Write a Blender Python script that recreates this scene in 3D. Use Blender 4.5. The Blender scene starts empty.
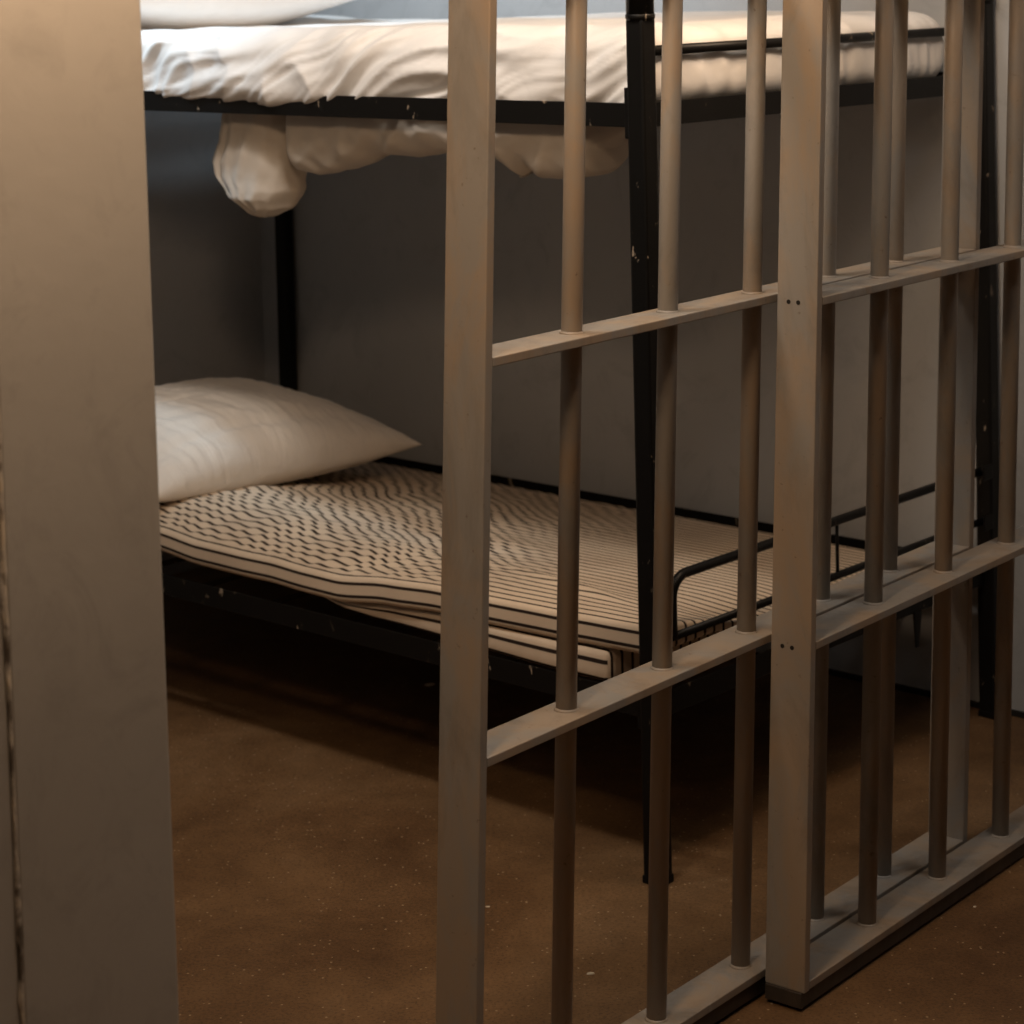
import bpy, bmesh, math, random
from mathutils import Vector, Matrix, noise

random.seed(4)
S = bpy.context.scene
COL = S.collection

# ------------------------------------------------------------------ camera
H = 1.3
PITCH, ROLL, FPX = 0.0520, -0.0238, 2275.6
cp, sp, cr, sr = math.cos(PITCH), math.sin(PITCH), math.cos(ROLL), math.sin(ROLL)
Fv = Vector((0, cp, -sp)); R0 = Vector((1, 0, 0)); U0 = Vector((0, sp, cp))
Rv = cr*R0 + sr*U0; Uv = -sr*R0 + cr*U0
cd = bpy.data.cameras.new('camera'); cam = bpy.data.objects.new('camera', cd); COL.objects.link(cam)
M = Matrix((Rv, Uv, -Fv)).transposed().to_4x4(); M.translation = Vector((0, 0, H))
cam.matrix_world = M
cd.sensor_fit = 'HORIZONTAL'; cd.sensor_width = 36; cd.lens = 36*FPX/1024
cd.shift_x = 0; cd.shift_y = -(512-93.45)/1024
cd.clip_start = 0.05
cd.dof.use_dof = True; cd.dof.focus_distance = 2.75; cd.dof.aperture_fstop = 9.0
S.camera = cam

# ------------------------------------------------------------------ frames of reference
BY = 0.8355                                   # heading of the bed
P1 = Vector((0.1821, 3.19, 0))
AL = Vector((-math.sin(BY), math.cos(BY), 0)); WD = Vector((math.cos(BY), math.sin(BY), 0))
def B(w, a, z=0): return P1 + WD*w + AL*a + Vector((0, 0, z))
GO = Vector((0.2545, 2.8183, 0.004))           # foot of the barred front
G = Vector((0.62897, 0.77742, -0.0029)); GU = Vector((0.0375, 0.01753, 0.99914)); GN = Vector((0.77743, -0.62897, 0))

# ------------------------------------------------------------------ light, world, exposure
def K(rgb, s): return tuple(c*s for c in rgb)
W = bpy.data.worlds.new('world'); S.world = W; W.use_nodes = True
W.node_tree.nodes['Background'].inputs[0].default_value = (1.0, 0.82, 0.62, 1)
W.node_tree.nodes['Background'].inputs[1].default_value = 0.004
def lamp(name, loc, energy, color, size, kind='POINT', aim=None, spot=None, blend=.6):
    l = bpy.data.lights.new(name, kind); l.energy = energy; l.color = color
    if kind == 'AREA': l.size = size
    else: l.shadow_soft_size = size
    if kind == 'SPOT': l.spot_size = spot; l.spot_blend = blend
    o = bpy.data.objects.new(name, l); COL.objects.link(o); o.location = loc
    if aim is not None: o.rotation_euler = (Vector(aim)-Vector(loc)).to_track_quat('-Z', 'Y').to_euler()
    return o
lamp('cell_ceiling_lamp', B(-.90, .45, 2.40), 47, (1.0, .90, .81), .09, 'SPOT', aim=B(.35, .70, .90), spot=math.radians(70), blend=1.0)
lamp('doorway_fill', B(-.60, -.15, 1.85), 16, (1.0, .90, .78), .09)  # added fill light that lifts bedding and cell, not a known lamp
lamp('foot_end_fill', B(.10, -.30, 1.60), 12.4, (1.0, .71, .46), .09)  # added fill light brightening the foot end of the bed, no known source
lamp('bed_ceiling_lamp', B(-.50, 1.25, 2.28), 100, (.66, .85, 1.0), .10, 'SPOT', aim=B(.50, 1.15, 1.22), spot=math.radians(58), blend=.8)
lamp('corridor_wall_lamp', GO + G*(-1.15) + GN*.30 + Vector((0, 0, 1.69)), 25, (1.0, .68, .425), .09)
lamp('gate_fill', GO + G*(-.46) + GN*.20 + Vector((0, 0, 1.72)), 9.5, (1.0, .71, .46), .09)  # added fill light for post end faces and rails, no known fitting
lamp('corridor_ceiling_lamp', GO + G*.3 + GN*.9 + Vector((0, 0, 2.5)), 19.5, (1.0, .90, .82), .15)
S.view_settings.view_transform = 'Standard'; S.view_settings.look = 'None'
S.view_settings.exposure = 0.0; S.view_settings.gamma = 1.0; S.view_settings.use_curve_mapping = False

# ------------------------------------------------------------------ materials
def mat(name, rough=.6, metal=0.0, spec=.5):
    m = bpy.data.materials.new(name); m.use_nodes = True
    nt = m.node_tree; b = nt.nodes['Principled BSDF']
    b.inputs['Roughness'].default_value = rough; b.inputs['Metallic'].default_value = metal
    b.inputs['Specular IOR Level'].default_value = spec
    return m, nt, b
def nd(nt, t, **k):
    n = nt.nodes.new(t)
    for a, v in k.items(): setattr(n, a, v)
    return n
def coords(nt, scale=(1, 1, 1), src='Object'):
    tc = nd(nt, 'ShaderNodeTexCoord'); mp = nd(nt, 'ShaderNodeMapping')
    nt.links.new(tc.outputs[src], mp.inputs[0]); mp.inputs['Scale'].default_value = scale
    return mp.outputs[0]
def noisetex(nt, vec, scale, detail=4, rough=.55, dist=0):
    n = nd(nt, 'ShaderNodeTexNoise'); nt.links.new(vec, n.inputs['Vector'])
    n.inputs['Scale'].default_value = scale; n.inputs['Detail'].default_value = detail
    n.inputs['Roughness'].default_value = rough; n.inputs['Distortion'].default_value = dist
    return n.outputs['Fac']
def ramp(nt, fac, stops):
    r = nd(nt, 'ShaderNodeValToRGB'); nt.links.new(fac, r.inputs[0])
    el = r.color_ramp.elements
    while len(el) > 1: el.remove(el[-1])
    el[0].position = stops[0][0]; el[0].color = (*stops[0][1], 1)
    for p, c in stops[1:]:
        e = el.new(p); e.color = (*c, 1)
    return r.outputs[0]
def g3(v): return (v, v, v)
def mix(nt, fac, a, b, mode='MIX'):
    m = nd(nt, 'ShaderNodeMix', data_type='RGBA', blend_type=mode)
    for sock, v in ((m.inputs[0], fac), (m.inputs[6], a), (m.inputs[7], b)):
        if hasattr(v, 'links') or hasattr(v, 'is_linked'): nt.links.new(v, sock)
        elif isinstance(v, (int, float)): sock.default_value = v
        else: sock.default_value = (*v, 1)
    return m.outputs[2]
def bump(nt, b, h, strength=.2, dist=.002):
    n = nd(nt, 'ShaderNodeBump'); nt.links.new(h, n.inputs['Height'])
    n.inputs['Strength'].default_value = strength; n.inputs['Distance'].default_value = dist
    nt.links.new(n.outputs[0], b.inputs['Normal'])

def m_wall(name, c, patch):
    m, nt, b = mat(name, .62, spec=.3)
    v = coords(nt)
    n1 = noisetex(nt, v, 2.2, 5, .6); n2 = noisetex(nt, v, 55, 3); n3 = noisetex(nt, v, 9, 6, .7, 1.5)
    col = ramp(nt, n1, [(.3, tuple(x*(1-patch) for x in c)), (.7, tuple(min(1, x*(1+patch)) for x in c))])
    col = mix(nt, ramp(nt, n3, [(.52, g3(0)), (.70, g3(.5))]), col, tuple(x*.74 for x in c))
    nt.links.new(col, b.inputs['Base Color'])
    bump(nt, b, mix(nt, .5, n2, n3), .22, .002)
    return m
WALL = m_wall('painted_grey_wall', (.41, .415, .42), .06)
PIER = m_wall('painted_steel_panel', (.37, .345, .31), .09)
CEIL = m_wall('ceiling_paint', (.3, .3, .3), .03)

def m_floor():
    m, nt, b = mat('brown_concrete', .55, spec=.35)
    v = coords(nt)
    big = noisetex(nt, v, 2.6, 6, .65, .6); fine = noisetex(nt, v, 210, 3, .8); mid = noisetex(nt, v, 22, 5, .7)
    col = ramp(nt, big, [(.30, (.125, .064, .027)), (.55, (.215, .120, .054)), (.75, (.30, .182, .092))])
    col = mix(nt, .75, col, ramp(nt, fine, [(.34, g3(.30)), (.5, g3(.85)), (.66, g3(1.0))]), 'MULTIPLY')
    col = mix(nt, .5, col, ramp(nt, mid, [(.35, g3(.65)), (.6, g3(1))]), 'MULTIPLY')
    vo = nd(nt, 'ShaderNodeTexVoronoi'); nt.links.new(v, vo.inputs['Vector']); vo.inputs['Scale'].default_value = 150
    sel = nd(nt, 'ShaderNodeMath', operation='LESS_THAN'); nt.links.new(vo.outputs['Distance'], sel.inputs[0]); sel.inputs[1].default_value = .24
    rnd = nd(nt, 'ShaderNodeSeparateColor'); nt.links.new(vo.outputs['Color'], rnd.inputs[0])
    s2 = nd(nt, 'ShaderNodeMath', operation='GREATER_THAN'); nt.links.new(rnd.outputs[0], s2.inputs[0]); s2.inputs[1].default_value = .93
    mu = nd(nt, 'ShaderNodeMath', operation='MULTIPLY'); nt.links.new(sel.outputs[0], mu.inputs[0]); nt.links.new(s2.outputs[0], mu.inputs[1])
    col = mix(nt, mu.outputs[0], col, (.40, .30, .19))
    nt.links.new(col, b.inputs['Base Color'])
    bump(nt, b, fine, .35, .002)
    return m
FLOOR = m_floor()

def m_steel(name, base, warm):
    m, nt, b = mat(name, .46, 0.0, .5)
    v = coords(nt, (1, 1, .35)); v2 = coords(nt)
    n1 = noisetex(nt, v, 14, 6, .7, .5); n2 = noisetex(nt, v2, 90, 3, .6); n3 = noisetex(nt, coords(nt, (1, 1, .4)), 11, 5, .65, .6)
    col = ramp(nt, n3, [(.42, base), (.58, warm)])
    col = mix(nt, .55, col, ramp(nt, n1, [(.32, g3(.62)), (.5, g3(1)), (.75, g3(1.0))]), 'MULTIPLY')
    col = mix(nt, ramp(nt, n2, [(.68, g3(0)), (.76, g3(.6))]), col, (.10, .055, .03))
    nt.links.new(col, b.inputs['Base Color'])
    nt.links.new(ramp(nt, n1, [(.3, g3(.6)), (.7, g3(.4))]), b.inputs['Roughness'])
    bump(nt, b, n1, .25, .0015)
    return m
STEEL = m_steel('worn_grey_steel', (.265, .245, .22), (.315, .245, .18))
TRACK = m_steel('dark_track_steel', (.038, .032, .027), (.055, .042, .032))
RUST, nt_, b_ = mat('rusty_weld', .8); b_.inputs['Base Color'].default_value = (.22, .13, .07, 1)
bump(nt_, b_, noisetex(nt_, coords(nt_), 220, 3), .6, .002)

def m_black():
    m, nt, b = mat('chipped_black_paint', .42, 0, .22)
    v = coords(nt, (1, 1, .45))
    n1 = noisetex(nt, v, 70, 4, .6, .4); n2 = noisetex(nt, v, 9, 3)
    chip = mix(nt, 1.0, ramp(nt, n1, [(.65, g3(0)), (.68, g3(1))]), ramp(nt, n2, [(.45, g3(0)), (.58, g3(1))]), 'MULTIPLY')
    nt.links.new(mix(nt, chip, (.006, .0055, .005), (.34, .27, .20)), b.inputs['Base Color'])
    bump(nt, b, n1, .1, .001)
    return m
BLACK = m_black()
HOLE, nt_, b_ = mat('dark_hole', .9); b_.inputs['Base Color'].default_value = (.01, .008, .006, 1)

def m_cloth(name, c, rough=.85, wr=1.0, pleat=False):
    m, nt, b = mat(name, rough, 0, .2)
    v = coords(nt)
    n1 = noisetex(nt, v, 16, 4, .6, .8); n2 = noisetex(nt, v, 400, 2)
    nt.links.new(ramp(nt, n1, [(.3, tuple(x*.95 for x in c)), (.7, c)]), b.inputs['Base Color'])
    b.inputs['Sheen Weight'].default_value = .15
    n3 = noisetex(nt, coords(nt, (34, 5, 5)), 1.0, 4, .6, .5)
    bump(nt, b, mix(nt, .12 if not pleat else .5, n1, n3 if pleat else n2), .25*wr, .006 if not pleat else .012)
    return m
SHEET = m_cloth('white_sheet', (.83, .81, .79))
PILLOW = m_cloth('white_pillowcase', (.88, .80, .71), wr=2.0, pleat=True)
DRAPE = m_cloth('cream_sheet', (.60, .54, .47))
CHIP, nt_, b_ = mat('pale_paint_chip', .7); b_.inputs['Base Color'].default_value = (.62, .54, .42, 1)

def m_stripes():
    m, nt, b = mat('ticking_stripes', .9, 0, .15)
    uv = nd(nt, 'ShaderNodeUVMap'); uv.uv_map = 'UVMap'
    sx = nd(nt, 'ShaderNodeSeparateXYZ'); nt.links.new(uv.outputs[0], sx.inputs[0])
    fr = nd(nt, 'ShaderNodeMath', operation='FRACT'); nt.links.new(sx.outputs[1], fr.inputs[0])
    sb = nd(nt, 'ShaderNodeMath', operation='SUBTRACT'); nt.links.new(fr.outputs[0], sb.inputs[0]); sb.inputs[1].default_value = .5
    ab = nd(nt, 'ShaderNodeMath', operation='ABSOLUTE'); nt.links.new(sb.outputs[0], ab.inputs[0])
    line = ramp(nt, ab.outputs[0], [(.10, g3(1)), (.145, g3(0))])
    v = coords(nt); n1 = noisetex(nt, v, 7, 4); n2 = noisetex(nt, v, 500, 2)
    base = ramp(nt, n1, [(.3, (.62, .49, .365)), (.7, (.72, .59, .45))])
    nt.links.new(mix(nt, line, base, (.030, .020, .016)), b.inputs['Base Color'])
    bump(nt, b, n2, .3, .001)
    return m
STRIPE = m_stripes()

# ------------------------------------------------------------------ object helpers
def tag(o, label=None, cat=None, group=None, kind=None):
    if label: o['label'] = label
    if cat: o['category'] = cat
    if group: o['group'] = group
    if kind: o['kind'] = kind
    return o
def empty(name, loc=(0, 0, 0), rz=0):
    o = bpy.data.objects.new(name, None); COL.objects.link(o); o.location = loc
    o.rotation_euler = (0, 0, rz); o.empty_display_size = .1
    return o
def obj(name, bm, m, parent=None, loc=None, rz=0, smooth=False, bevel=0, norm=True):
    if norm: bmesh.ops.recalc_face_normals(bm, faces=bm.faces)
    me = bpy.data.meshes.new(name); bm.to_mesh(me); bm.free()
    if smooth:
        for p in me.polygons: p.use_smooth = True
    o = bpy.data.objects.new(name, me); COL.objects.link(o); me.materials.append(m)
    if parent: o.parent = parent
    if loc is not None: o.location = loc
    if rz: o.rotation_euler = (0, 0, rz)
    if bevel:
        b = o.modifiers.new('bevel', 'BEVEL'); b.width = bevel; b.segments = 2; b.limit_method = 'ANGLE'; b.angle_limit = .7
    return o
def box8(bm, pts):
    v = [bm.verts.new(p) for p in pts]
    for f in ((0, 1, 2, 3), (7, 6, 5, 4), (0, 4, 5, 1), (1, 5, 6, 2), (2, 6, 7, 3), (3, 7, 4, 0)): bm.faces.new([v[i] for i in f])
def fbox(bm, X, Y, Z, x0, x1, y0, y1, z0, z1):
    """box in a frame given by three direction vectors"""
    box8(bm, [X*x+Y*y+Z*z for (x, y, z) in ((x0, y0, z0), (x1, y0, z0), (x1, y1, z0), (x0, y1, z0), (x0, y0, z1), (x1, y0, z1), (x1, y1, z1), (x0, y1, z1))])
EX, EY, EZ = Vector((1, 0, 0)), Vector((0, 1, 0)), Vector((0, 0, 1))
def box(bm, x0, x1, y0, y1, z0, z1): fbox(bm, EX, EY, EZ, x0, x1, y0, y1, z0, z1)
def tube(bm, pts, r, seg=16, caps=True):
    pts = [Vector(p) for p in pts]; rs = r if isinstance(r, (list, tuple)) else [r]*len(pts)
    rings = []; up = None
    for i, p in enumerate(pts):
        d = (pts[min(i+1, len(pts)-1)] - pts[max(i-1, 0)]).normalized()
        if up is None: up = Vector((0, 0, 1)) if abs(d.z) < .9 else Vector((1, 0, 0))
        x = d.cross(up).normalized(); y = x.cross(d).normalized(); up = y
        rings.append([bm.verts.new(p + (x*math.cos(2*math.pi*k/seg) + y*math.sin(2*math.pi*k/seg))*rs[i]) for k in range(seg)])
    for a, b in zip(rings, rings[1:]):
        for k in range(seg): bm.faces.new((a[k], a[(k+1) % seg], b[(k+1) % seg], b[k]))
    if caps: bm.faces.new(rings[0][::-1]); bm.faces.new(rings[-1])
def interp(x, pts):
    """smooth interpolation through (x, y) pairs"""
    if x <= pts[0][0]: return pts[0][1]
    for (a, ya), (b, yb) in zip(pts, pts[1:]):
        if x <= b:
            t = (x-a)/(b-a); t = t*t*(3-2*t)*.5 + t*.5
            return ya+(yb-ya)*t
    return pts[-1][1]
def sst(a, b, x):
    t = min(1, max(0, (x-a)/(b-a))); return t*t*(3-2*t)
def nz(x, y, z=0): return noise.noise(Vector((x, y, z)))
def ridge(x, y, z=0): return 1-2*abs(nz(x, y, z))

# ------------------------------------------------------------------ the room
WB, HEADA = .953, 1.889
def struct(name, bm, m, **k): return tag(obj(name, bm, m, **k), kind='structure')
bm = bmesh.new(); box(bm, -3.2, 4.2, -1.6, 6.5, -.1, 0); struct('floor', bm, FLOOR)
bm = bmesh.new(); box(bm, -3.2, 4.2, -1.6, 6.5, 2.75, 2.85); struct('ceiling', bm, CEIL)
bm = bmesh.new(); box(bm, WB, WB+.12, -1.6, HEADA+.12, 0, 2.75); struct('wall_back', bm, WALL, loc=P1, rz=BY)
bm = bmesh.new(); box(bm, -1.9, WB, HEADA, HEADA+.12, 0, 2.75); struct('wall_head', bm, WALL, loc=P1, rz=BY)
bm = bmesh.new(); box(bm, -1.9, -1.78, -.62, HEADA, 0, 2.75); struct('wall_side', bm, WALL, loc=P1, rz=BY)
bm = bmesh.new(); box(bm, WB-.006, WB, -1.6, HEADA, 0, .010); struct('base_gap_strip', bm, HOLE, loc=P1, rz=BY)  # near-black strip painted in as the dark gap at the wall foot

# front wall beside the doorway: a smooth panel, then older plaster beyond a chipped joint
GH = Vector((G.x, G.y, 0)).normalized(); NH = Vector((GN.x, GN.y, 0)).normalized()
EDGE = Vector((-.3120, 1.9769, 0)); GZ = Vector((-.0049, -.0060, 1)); SEAM = Vector((-.4205, 1.8428, 0)); wpan = (EDGE-SEAM).length
bm = bmesh.new(); fbox(bm, -GH, NH, GZ, 0, wpan-.0015, -.16, 0, 0, 2.75)
struct('wall_jamb', bm, PIER, loc=EDGE, bevel=.003)
bm = bmesh.new(); fbox(bm, -GH, NH, GZ, wpan+.0015, 1.9, -.16, -.001, 0, 2.75)
struct('wall_front', bm, PIER, loc=EDGE, bevel=.0015)
bm = bmesh.new()                       # ragged filler in the joint, where the paint has chipped off
n = 260
for side in (0,):
    prev = None
    for i in range(n+1):
        z = 2.74*i/n
        w1 = .0018 + .0020*max(0, nz(z*9, 3.1))+.003*max(0, nz(z*31, 1.7)); w2 = .0018 + .0025*max(0, nz(z*7, 9.1))+.003*max(0, nz(z*40, 4.7))
        dpt = .0012 + .0012*nz(z*60, 2)
        cur = [bm.verts.new(-GH*(wpan-w1)+NH*(.0003)+GZ*z), bm.verts.new(-GH*wpan+NH*dpt+GZ*z), bm.verts.new(-GH*(wpan+w2)+NH*(.0001)+GZ*z)]
        if prev:
            for k in (0, 1): bm.faces.new((prev[k], prev[k+1], cur[k+1], cur[k]))
        prev = cur
FILL, nt_, b_ = mat('chipped_filler', .9)
nt_.links.new(ramp(nt_, noisetex(nt_, coords(nt_), 26, 4, .7), [(.40, (.10, .08, .06)), (.5, (.36, .32, .27)), (.62, (.50, .42, .32))]), b_.inputs['Base Color'])
struct('trim_2', bm, FILL, loc=EDGE)
# lintel above the barred front
bm = bmesh.new(); fbox(bm, GH, NH, EZ, 0, 2.25, -.16, 0, 2.24, 2.75); struct('wall_lintel', bm, PIER, loc=EDGE)

# ------------------------------------------------------------------ the barred front: sliding gate and fixed panel
TH = .0128; HW = .029; RB = .0122; RT = .0105
def bar_mesh(s, d, t0, t1, railtops):
    bm = bmesh.new()
    def P(t): return G*s + GN*d + GU*t
    tube(bm, [P(t0), P(t1)], RB, 24)
    for t in railtops:                  # the weld bead at the foot of the bar on each rail
        tube(bm, [P(t-.001), P(t+.0008), P(t+.0024)], [RB+.0024, RB+.0018, RB+.0001], 24)
    return bm
def flat(s0, s1, d0, d1, t0, t1):
    bm = bmesh.new(); fbox(bm, G, GN, GU, s0, s1, d0, d1, t0, t1); return bm
RAILS = [.460, .890, 1.320, 1.750, 2.16]
def barred_panel(name, s0, s1, dc, bars, label, cat):
    root = empty(name, GO); tag(root, label, cat)
    th = TH
    obj('stile', flat(s0-th, s0, dc-HW, dc+HW, .020, 2.17), STEEL, root, bevel=.0015)
    obj('stile', flat(s1, s1+th, dc-HW, dc+HW, .020, 2.17), STEEL, root, bevel=.0015)
    tops = [.032]+RAILS
    for i, t in enumerate(tops):
        obj('rail', flat(s0+.0003, s1-.0003, dc-HW, dc+HW, t-RT, t), STEEL, root, bevel=.0012)
    obj('bottom_track', flat(s0-th-.003, s1+th+.003, dc-HW+.002, dc+HW-.003, .001, .0205), TRACK, root, bevel=.001)
    for s in bars:
        obj('bar', bar_mesh(s, dc-.002, .03, 2.158, tops), STEEL, root, smooth=True)
    return root
gA = barred_panel('sliding_gate', -.5365, .5555, 0, [-.358, -.169, .016, .196, .376],
                  'grey steel barred gate slid half open, behind the other barred panel, nearest the doorway', 'gate')
gB = barred_panel('barred_panel', .0275, 1.165, .0646, [.222, .414, .604, .795, .985],
                  'grey steel barred panel in front, its end post standing mid-picture, running off right', 'gate')
def hole_on_end(parent, s, t, d, r=.0028, name='bolt_hole'):
    bm = bmesh.new()
    tube(bm, [G*(s+.002)+GN*d+GU*t, G*(s-.0006)+GN*d+GU*t], r, 12)
    obj(name, bm, HOLE, parent)
for t in (.883, .451):
    hole_on_end(gB, .0275-TH, t, .0646-.012); hole_on_end(gB, .0275-TH, t, .0646+.002)
hole_on_end(gA, .5555, 1.087, -.006)

# ------------------------------------------------------------------ the bunk bed
bed = empty('bunk_bed', P1, BY)
tag(bed, 'black metal bunk bed with chipped posts against the grey cell wall', 'bed')
WX, LN = .9261, 1.781
PH = .0155
def post(w, a):
    bm = bmesh.new(); box(bm, w-PH, w+PH, a-PH, a+PH, 0.004, 1.236)
    p = obj('post', bm, BLACK, bed, bevel=.004)
    bm = bmesh.new(); box(bm, w-PH-.001, w+PH+.001, a-PH-.001, a+PH+.001, 0, .012); obj('foot_cap', bm, BLACK, p, bevel=.002)
    return p
corners = [(0, 0), (WX, 0), (WX, LN), (0, LN)]
for w, a in corners: post(w, a)
def hoop(a):                            # upper tube frame at each end of the top bunk
    r = .0200; bm = bmesh.new(); z1 = 1.62; q = .07
    pts = [(0, a, 1.232), (0, a, z1-q)]
    pts += [(q-q*math.cos(t*math.pi/16), a, z1-q+q*math.sin(t*math.pi/16)) for t in range(1, 9)]
    pts += [(WX-q+q*math.sin(t*math.pi/16), a, z1-q+q*math.cos(t*math.pi/16)) for t in range(0, 8)]
    pts += [(WX, a, z1-q), (WX, a, 1.232)]
    tube(bm, pts, r, 18); obj('end_hoop', bm, BLACK, bed, smooth=True)
    for w, sg in ((0, 1), (WX, -1)):    # curved gusset sprouting from the joint
        bm = bmesh.new()
        tube(bm, [(w+sg*(.010+.10*(1-math.cos(t*math.pi/16))**.8), a, 1.236+.10*math.sin(t*math.pi/16)) for t in range(9)] + [(w+sg*.30, a, 1.336)], .009, 12)
        obj('gusset', bm, BLACK, bed, smooth=True)
        bm = bmesh.new(); tube(bm, [(w, a, 1.234), (w, a, 1.2355), (w, a, 1.240), (w, a, 1.2415)], [.0200, .0212, .0212, .0200], 24)
        obj('joint_collar', bm, BLACK, bed, smooth=True)
hoop(0); hoop(LN)
def angle_rail(name, p, q, z0, z1, inner, t=.003, fl=.028):
    """angle iron between two points; the flange runs inward at the bottom"""
    p = Vector((*p, 0)); q = Vector((*q, 0)); d = (q-p).normalized(); n_ = Vector((*inner, 0))
    bm = bmesh.new()
    L = (q-p).length
    prof = [(0, z1), (0, z0), (fl, z0), (fl, z0+t), (t, z0+t), (t, z1)]
    r0 = [bm.verts.new(p + d*.014 + n_*x + EZ*z) for x, z in prof]; r1 = [bm.verts.new(q - d*.014 + n_*x + EZ*z) for x, z in prof]
    for k in range(6): bm.faces.new((r0[k], r0[(k+1) % 6], r1[(k+1) % 6], r1[k]))
    bm.faces.new(r0[::-1]); bm.faces.new(r1)
    return obj(name, bm, BLACK, bed, bevel=.0008)
for z0, z1 in ((1.081, 1.1155), (.234, .270)):
    angle_rail('side_rail', (0, 0), (0, LN), z0, z1, (1, 0))
    angle_rail('side_rail', (WX, LN), (WX, 0), z0, z1, (-1, 0))
    angle_rail('end_rail', (WX, 0), (0, 0), z0, z1, (0, 1))
    angle_rail('end_rail', (0, LN), (WX, LN), z0, z1, (0, -1))
    # flat spring straps carrying the mattress
    for k in range(9):
        a = .17+k*.18
        bm = bmesh.new(); box(bm, .004, WX-.004, a-.012, a+.012, z0+.003, z0+.005); obj('mesh_strap', bm, BLACK, bed)
    for a in (.022, LN-.022):           # hook plates at the posts
        bm = bmesh.new(); box(bm, -.003, 0, a-.008, a+.008, z0-.016, z1+.022); obj('hook_plate', bm, BLACK, bed, bevel=.001)
for a in (LN, 0):
    # bars that hold the bedding in at both ends
    bm = bmesh.new(); tube(bm, [(.004, a, 1.1885), (WX-.004, a, 1.1885)], .0075, 14); obj('end_bar', bm, BLACK, bed, smooth=True)
    bm = bmesh.new(); tube(bm, [(.004, a, .345), (WX-.004, a, .345)], .0062, 14); obj('end_bar', bm, BLACK, bed, smooth=True)
    if a: continue
    bm = bmesh.new(); q = .032
    pts = [(.045, a, .343), (.045, a, .432-q)] + [(.045+q-q*math.cos(t*math.pi/12), a, .432-q+q*math.sin(t*math.pi/12)) for t in range(1, 7)] + [(WX-.004, a, .432)]
    tube(bm, pts, .0072, 16); obj('guard_bar', bm, BLACK, bed, smooth=True)
    bm = bmesh.new(); tube(bm, [(.465, a, .345), (.465, a, .432)], .0028, 10); obj('guard_rod', bm, BLACK, bed, smooth=True)
for z in (.345, .432):
    bm = bmesh.new(); box(bm, WX-.040, WX-.010, -.016, -.012, z-.013, z+.013); obj('bracket', bm, BLACK, bed, bevel=.002)
bm = bmesh.new(); box8(bm, [Vector(p) for p in ((.690, -.002, .176), (.697, -.002, .176), (.697, .002, .176), (.690, .002, .176), (.684, -.002, .236), (.706, -.002, .236), (.706, .002, .236), (.684, .002, .236))])
obj('frame_hook', bm, BLACK, bed)

# ------------------------------------------------------------------ bedding
def rbox(L, Wd, T, r, na, nw, nt_, disp, stripe=None, stripe_off=0.0):
    """closed rounded slab: a in 0..L, w in 0..Wd, z in 0..T; disp(a,w,z,part) -> new (w,a,z). UV y counts stripes"""
    bm = bmesh.new(); uvl = bm.loops.layers.uv.new('UVMap'); vs = {}
    A = [L*i/na for i in range(na+1)]; Wn = [Wd*j/nw for j in range(nw+1)]; Tn = [T*k/nt_ for k in range(nt_+1)]
    def V(i, j, k):
        key = (i, j, k)
        if key not in vs:
            p = Vector((A[i], Wn[j], Tn[k]))
            q = Vector((min(max(p.x, r), L-r), min(max(p.y, r), Wd-r), min(max(p.z, r*.999), T-r*.999)))
            d = p-q
            if d.length > 1e-9: p = q + d.normalized()*min(r, max(abs(d.x), abs(d.y), abs(d.z)))
            x = disp(p.x, p.y, p.z, A[i], Wn[j], Tn[k]); v = bm.verts.new(x); vs[key] = v
        return vs[key]
    st = stripe or 1
    def face(ks, fn):
        f = bm.faces.new([V(*k) for k in ks])
        for l, k in zip(f.loops, ks):
            l[uvl].uv = (A[k[0]], (fn(*k)+stripe_off)/st)
    for i in range(na):
        for j in range(nw):
            face([(i, j, nt_), (i+1, j, nt_), (i+1, j+1, nt_), (i, j+1, nt_)], lambda i, j, k: Wn[j]*.92)
            face([(i, j, 0), (i, j+1, 0), (i+1, j+1, 0), (i+1, j, 0)], lambda i, j, k: Wn[j])
    for k in range(nt_):
        for i in range(na):
            face([(i, 0, k), (i+1, 0, k), (i+1, 0, k+1), (i, 0, k+1)], lambda i, j, k: -(T-Tn[k]))
            face([(i, nw, k), (i, nw, k+1), (i+1, nw, k+1), (i+1, nw, k)], lambda i, j, k: Wd+(T-Tn[k]))
        for j in range(nw):
            face([(0, j, k), (0, j, k+1), (0, j+1, k+1), (0, j+1, k)], lambda i, j, k: Wn[j]*.92)
            face([(na, j, k), (na, j+1, k), (na, j+1, k+1), (na, j, k+1)], lambda i, j, k: Wn[j])
    return bm

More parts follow.
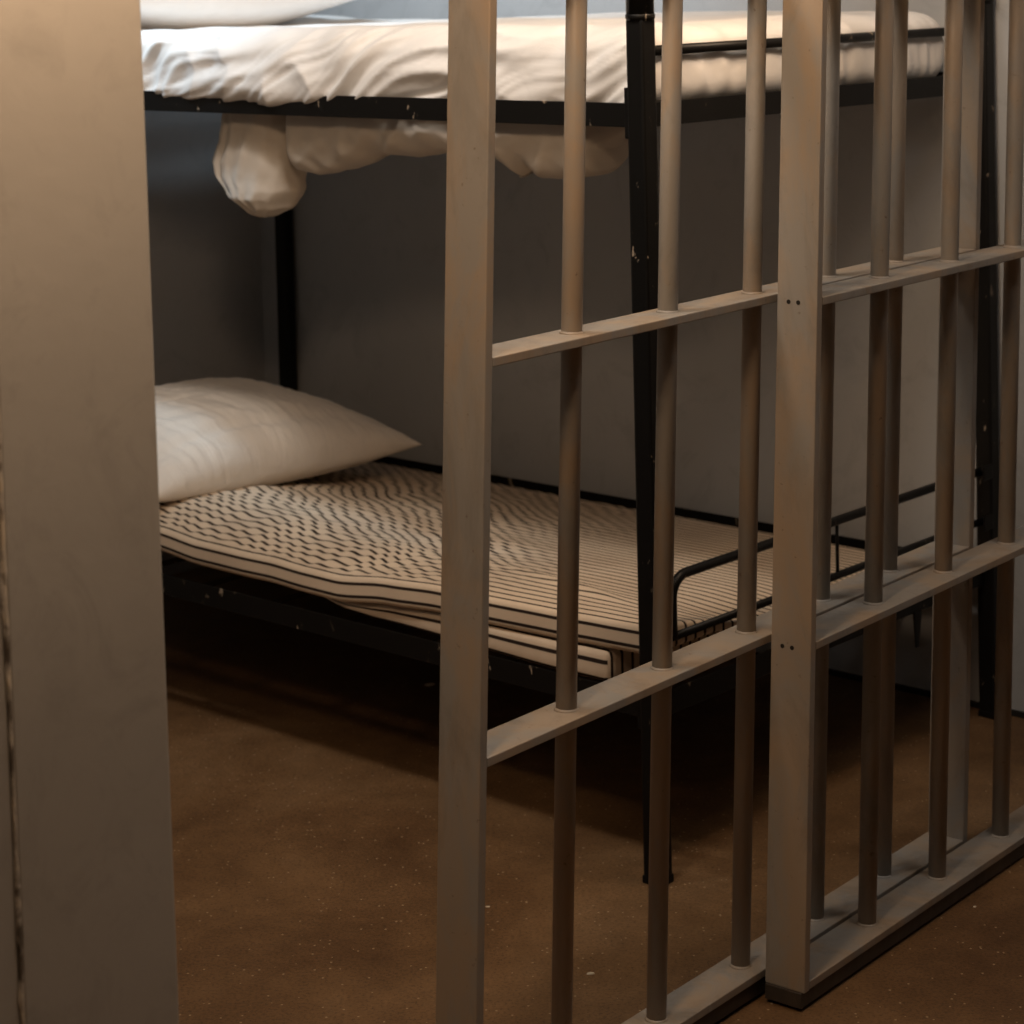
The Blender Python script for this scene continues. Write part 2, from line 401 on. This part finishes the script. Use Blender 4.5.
# upper thin striped mattress
TOPZ = [(0, .366), (.10, .364), (.185, .361), (.32, .359), (.42, .359), (.53, .352), (.64, .340), (.72, .341), (.80, .344), (.88, .342), (1.0, .341), (1.1, .348), (1.4, .348), (1.75, .338)]
BOTZ = [(x, y-.042) for x, y in TOPZ]
def top_z(a, w):
    k = sst(0, .22, w)
    back = .346 - .074*min(1, max(0, (w-.15)/.69)) + .020*sst(.75, 1.15, a)*(1-sst(.3, .6, w)) - .008*(1-sst(0, .15, a))
    zt = interp(a, TOPZ)*(1-k) + back*k
    env = sst(.46, .86, a+.16*nz(w*5, 2)+.22*sst(.45, .1, w)) * sst(.006, .035, w) * (1-.6*sst(.5, .8, w))
    ph = (a*1.0 + w*.45 + .045*nz(a*6, w*6, 3) + .012*nz(a*20, w*20, 3))*2*math.pi/.040
    zt += env*(.0024*math.sin(ph)*(.6+.9*abs(nz(a*5, w*5, 12))) + .0026*nz(a*26, w*20, 5) + .004*nz(a*9, w*9, 1))
    zt += (1-env)*(.0022*nz(a*5, w*7, 7))*sst(.03, .12, w)
    # a shallow crease running off the mid-front
    zt += .005*math.exp(-((w-.17-.25*(a-.35))/.018)**2)*sst(.12, .22, a)*(1-sst(.40, .55, a))
    return zt
def dm(a, w, z, a0, w0, z0):
    t = z/.042
    zt = top_z(a, w); zb = interp(a, BOTZ)*(1-sst(.2, .7, w)) + (.243)*sst(.2, .7, w)
    zb = min(zb, zt-.02)
    ww = w - .004*math.sin(a*9)*(1-sst(0, .1, w)) - .012*(1-sst(0, .15, w))*sst(.15, .5, a)*(1-sst(.6, 1.0, a))
    return Vector((ww+.004, a+.006, zb+(zt-zb)*t))
bm = rbox(1.74, .862, .042, .008, 430, 172, 6, dm, stripe=.0208, stripe_off=.0204)
o = obj('striped_mattress', bm, STRIPE, None, loc=P1, rz=BY, smooth=True, norm=False)
tag(o, 'thin cream mattress with dark stripes on top, wavy, under the lower pillow', 'mattress')
# lower thin striped mattress, peeping out below it
LB = [(.08, .2705), (.19, .2715), (.32, .2745), (.42, .276), (.51, .278), (.57, .2785), (.64, .283), (.74, .292), (.9, .300), (1.7, .30)]
def dl(a, w, z, a0, w0, z0):
    t = z/.036
    aa = a+.085
    f = 1-sst(.05, .5, w)
    top = min(interp(aa, BOTZ)-.003, .318)
    zt = top*f + .2440*(1-f)
    zb = interp(aa, LB)*f + .2415*(1-f)
    zb = min(zb, zt-.0015)
    inset = .10*sst(.62, 1.0, aa)*(1-sst(0, .4, w)) - .006*(1-sst(0, .1, w))*math.sin(aa*8)
    return Vector((w+.004+inset, aa, zb+(zt-zb)*t))
bm = rbox(1.60, .62, .036, .008, 200, 60, 5, dl, stripe=.0208, stripe_off=.002)
o = obj('striped_mattress', bm, STRIPE, None, loc=P1, rz=BY, smooth=True, norm=False)
tag(o, 'second striped mattress squeezed flat below the wavy one, its corner peeping out', 'mattress')

# made-up top bunk mattress
def ds(a, w, z, a0, w0, z0):
    T = .128
    u = z/T
    # sideways bulge and folds on the near side
    near = 1-sst(.0, .10, w); far_end = 1-sst(0, .10, a)
    side = near*(1-sst(.80, 1.05, u))
    ph = z + .42*a
    f1 = ridge(ph*24+3*nz(a*3, z*6), a*2.3+z*2, 2.2); f2 = ridge(ph*52+2*nz(a*6, z*9), a*5, 6.1)
    f3 = ridge(a*9+z*5, z*10-a*2, 8.0)
    hd = sst(.45, .75, a)
    amp = (.011*f1*(1-hd*.3) + .0045*f2 + hd*.012*f3)
    dw = -amp*near*(1-.6*sst(.9, 1.0, u)*sst(.02, .08, w)) - .010*near*math.sin(math.pi*min(1, u*1.1))
    # foot end: puffs between the bars
    ef = ridge(w*11+z*6, z*6, 4.4)*.006 + .004*nz(w*30, z*8, 3)
    puff = .014*math.sin(math.pi*min(1, u*.9))**.6 - .007*math.exp(-((u-.70)/.07)**2); ef += .005*ridge(w*26+z*9+2*nz(w*4, z*4), 1.5+z*3, 3)
    da = far_end*(-ef*.9 - puff)*(1-sst(.95, 1.0, u)*.5)
    top = sst(.75, 1, u)
    zz = 1.094 + z*1.02
    zz += top*(.006*nz(a*4, w*5, 1)+.004*nz(a*11, w*11, 4) - .010*sst(.55, 1.1, a)*(1-sst(1.3, 1.5, a)) )
    zz += top*.005*ridge(a*6+w*4, w*7, 9)*near
    # where the sheet spills over the rail
    spill = math.exp(-((a-.78)/.14)**2)
    if u < .25: zz -= near*.006*spill*(1-u/.25)
    dw -= near*.010*spill*(1-sst(.1, .6, u))
    dw += near*.004*(1-spill)*(1-sst(.3, .6, u))
    w *= 1-.85*(1-sst(.025, .060, z))*(1-sst(.0, .06, w))
    return Vector((.014+w+dw, .022+a+da*.8, zz))
bm = rbox(1.72, .832, .128, .046, 430, 160, 28, ds)
o = obj('made_up_mattress', bm, SHEET, None, loc=P1, rz=BY, smooth=True, norm=False)
tag(o, 'thick mattress in a rumpled white sheet on the top bunk', 'mattress')

# pillows
def pillow(name, lx, ly, t, m, loc, rz, tilt, seed, label, nres=120, wr=1.0, pinch=.07):
    """lx across, ly deep; closed cushion with seams at mid height and drawn-out corners"""
    bm = bmesh.new(); N = nres
    def P(i, j, s):
        x = -1+2*i/N; y = -1+2*j/N
        e = max(0, (1-abs(x)**2.2))**.60*max(0, (1-abs(y)**2.6))**.46
        px = x*(1-pinch*(1-abs(y)**2)*abs(x)**3*0 - pinch*(1-y*y)*abs(x)); py = y*(1-pinch*(1-x*x)*abs(y)*1.2)
        h = t*e
        fl = ridge(x*3.2+y*7+2*nz(x*2, y*2, seed), y*1.5-x*1.2, seed)*.5 + nz(x*5+y*9, y*2-x*2, seed+3)*.6
        h += wr*e*(1-e*.45)*.016*fl*(1 if s > 0 else .3)
        h -= wr*.012*math.exp(-((y+.74+.05*x)/.06)**2)*e
        h += wr*e*(1-e*.6)*.016*nz(x*26+y*3*seed/seed, y*2.2, seed+6)*(1 if s > 0 else .3)
        z = h*(.66 if s > 0 else -.34)
        z += .006*nz(x*1.5, y*1.5, seed+8)
        return Vector((px*lx/2, py*ly/2, z))
    top = {}; bot = {}
    for i in range(N+1):
        for j in range(N+1):
            top[i, j] = bm.verts.new(P(i, j, 1))
            bot[i, j] = top[i, j] if i in (0, N) or j in (0, N) else bm.verts.new(P(i, j, -1))
    for i in range(N):
        for j in range(N):
            bm.faces.new((top[i, j], top[i+1, j], top[i+1, j+1], top[i, j+1]))
            bm.faces.new((bot[i, j], bot[i, j+1], bot[i+1, j+1], bot[i+1, j]))
    o = obj(name, bm, m, None, smooth=True, norm=False); o.location = loc
    o.rotation_euler = (tilt[0], tilt[1], rz)
    tag(o, label, 'pillow'); return o
pillow('pillow', .71, .50, .178, PILLOW, B(.392, 1.432, .383), BY+.02, (.06, .035), 11.3,
       'plump white pillow on the striped mattress of the lower bunk')
pillow('pillow', .60, .50, .21, SHEET, B(.355, 1.46, 1.266), BY-.10, (.0, 0), 5.5,
       'white pillow on the top bunk, cut off by the top of the picture', nres=70, wr=.3)

# the loose sheet hanging below the top bunk
OUT = [(.120, 1.068), (.139, 1.053), (.160, 1.030), (.153, 1.012), (.163, 1.001), (.200, .994), (.232, .991), (.272, .992), (.293, 1.001), (.320, .989), (.343, 1.019), (.374, 1.030),
       (.42, 1.027), (.482, 1.022), (.537, 1.013), (.605, 1.016), (.628, 1.008), (.664, .995), (.711, .985), (.760, .976), (.796, .982), (.812, .998), (.820, 1.035), (.826, 1.040),
       (.832, .985), (.840, .935), (.850, .914), (.882, .899), (.920, .898), (.950, .910), (.996, .939), (1.020, .956), (1.036, .972), (1.040, .990), (1.027, 1.012), (1.012, 1.036), (1.004, 1.055), (1.000, 1.068)]
def lerp_poly(a):
    best = 1.075
    for (x0, y0), (x1, y1) in zip(OUT, OUT[1:]):
        lo, hi = min(x0, x1), max(x0, x1)
        if lo-1e-6 <= a <= hi+1e-6:
            t = 0 if abs(x1-x0) < 1e-6 else (a-x0)/(x1-x0)
            best = min(best, y0+(y1-y0)*t)
    return best
def hang(a0, a1, n, m):
    bm = bmesh.new(); front = []
    for i in range(n+1):
        a = a0+(a1-a0)*i/n; zb = lerp_poly(a); col = []
        edge = min(1, (a-a0)/.03, (a1-a)/.03); edge = max(0, edge)**.5
        depth = (.050*edge+.004)*min(1, (1.085-zb)/.06)
        for k in range(m+1):
            u = k/m                      # 0 top front .. .5 bottom .. 1 top back
            ang = math.pi*u
            z = 1.088 - (1.088-zb)*math.sin(ang)**.55
            d = -depth*math.cos(ang)
            fold = .013*ridge(a*15+z*14, z*8-a*5, 2)+.006*nz(a*34-z*30, z*18, 3)
            d += fold*edge*math.sin(ang)**.4*(-1 if u < .5 else 1)
            col.append(bm.verts.new(Vector((.105+d, a, z+.002*nz(a*40, u*3)))))
        front.append(col)
    for p, q in zip(front, front[1:]):
        for k in range(m): bm.faces.new((p[k], q[k], q[k+1], p[k+1]))
    for c in (front[0], front[-1]):
        for k in range(m//2): 
            vs = list(dict.fromkeys((c[k], c[k+1], c[m-k-1], c[m-k])))
            if len(vs) > 2: bm.faces.new(vs)
    return bm
root = empty('hanging_sheet', B(0, 0, 0), BY)
tag(root, 'crumpled cream sheet hanging in folds below the top bunk', 'sheet')
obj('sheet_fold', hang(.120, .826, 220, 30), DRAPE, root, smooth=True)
def bag():
    LEFT = [(.897, .92), (.900, .935), (.91, .955), (.939, .996), (.969, 1.031), (.99, 1.038), (1.034, 1.015), (1.068, 1.003), (1.083, 1.0)]
    RIGHT = [(.897, .905), (.900, .880), (.915, .848), (.947, .825), (.99, .813), (1.03, .818), (1.068, .820), (1.083, .822)]
    bm = bmesh.new(); rows = []; n = 56; m = 90
    for k in range(n+1):
        z = .897+(1.083-.897)*(k/n)**1.3
        lo, hi = interp(z, RIGHT)+.018, interp(z, LEFT)-.016; c = (lo+hi)/2; h = (hi-lo)/2
        dep = .052*min(1, ((z-.897)/.035+.02))**.5
        row = []
        for q in range(m):
            t = 2*math.pi*q/m; x = math.cos(t); y = math.sin(t)
            f = .013*ridge(x*2.3+z*3, z*2.5, 4+(y > 0)) + .004*nz(x*7+z*12, z*8, 2)
            yy = (abs(y)**.8)*(1 if y > 0 else -1)
            row.append(bm.verts.new(Vector((.105+yy*(dep+f*min(1, dep/.03)), c+x*h*(1+.02*nz(y*3, z*20, 1)), z+.004*nz(x*3, y*2, 7)*(1 if k else 0)))))
        rows.append(row)
    for p, q in zip(rows, rows[1:]):
        for k in range(m): bm.faces.new((p[k], p[(k+1) % m], q[(k+1) % m], q[k]))
    bm.faces.new(rows[0][::-1]); bm.faces.new(rows[-1])
    return bm
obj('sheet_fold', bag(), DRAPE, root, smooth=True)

# ------------------------------------------------------------------ litter on the floor
def chip(x, y, s, seed, label, rz):
    bm = bmesh.new(); n = 9
    ring = [Vector((s*(1+.35*nz(k*1.3, seed))*math.cos(k*2*math.pi/n), .6*s*(1+.35*nz(k*1.7, seed+2))*math.sin(k*2*math.pi/n), 0)) for k in range(n)]
    b0 = [bm.verts.new(p) for p in ring]; b1 = [bm.verts.new(p*.85+Vector((0, 0, s*.22))) for p in ring]
    bm.faces.new(b0[::-1]); bm.faces.new(b1)
    for k in range(n): bm.faces.new((b0[k], b0[(k+1) % n], b1[(k+1) % n], b1[k]))
    tag(obj('paint_chip', bm, CHIP, None, loc=(x, y, .0002), rz=rz), label, 'paint chip')
chip(.075, 2.897, .0055, 1, 'oval pale chip on the floor between the first two bars of the gate', .2)
chip(-.061, 3.118, .0035, 2, 'small pale chip on the floor just right of the gate end post', .0)
chip(.612, 3.079, .0030, 3, 'tiny pale chip on the corridor floor, in front of the barred panel', .5)
chip(-.177, 4.123, .010, 4, 'pale scrap on the dark floor under the bed, left of the gate end post', .3)
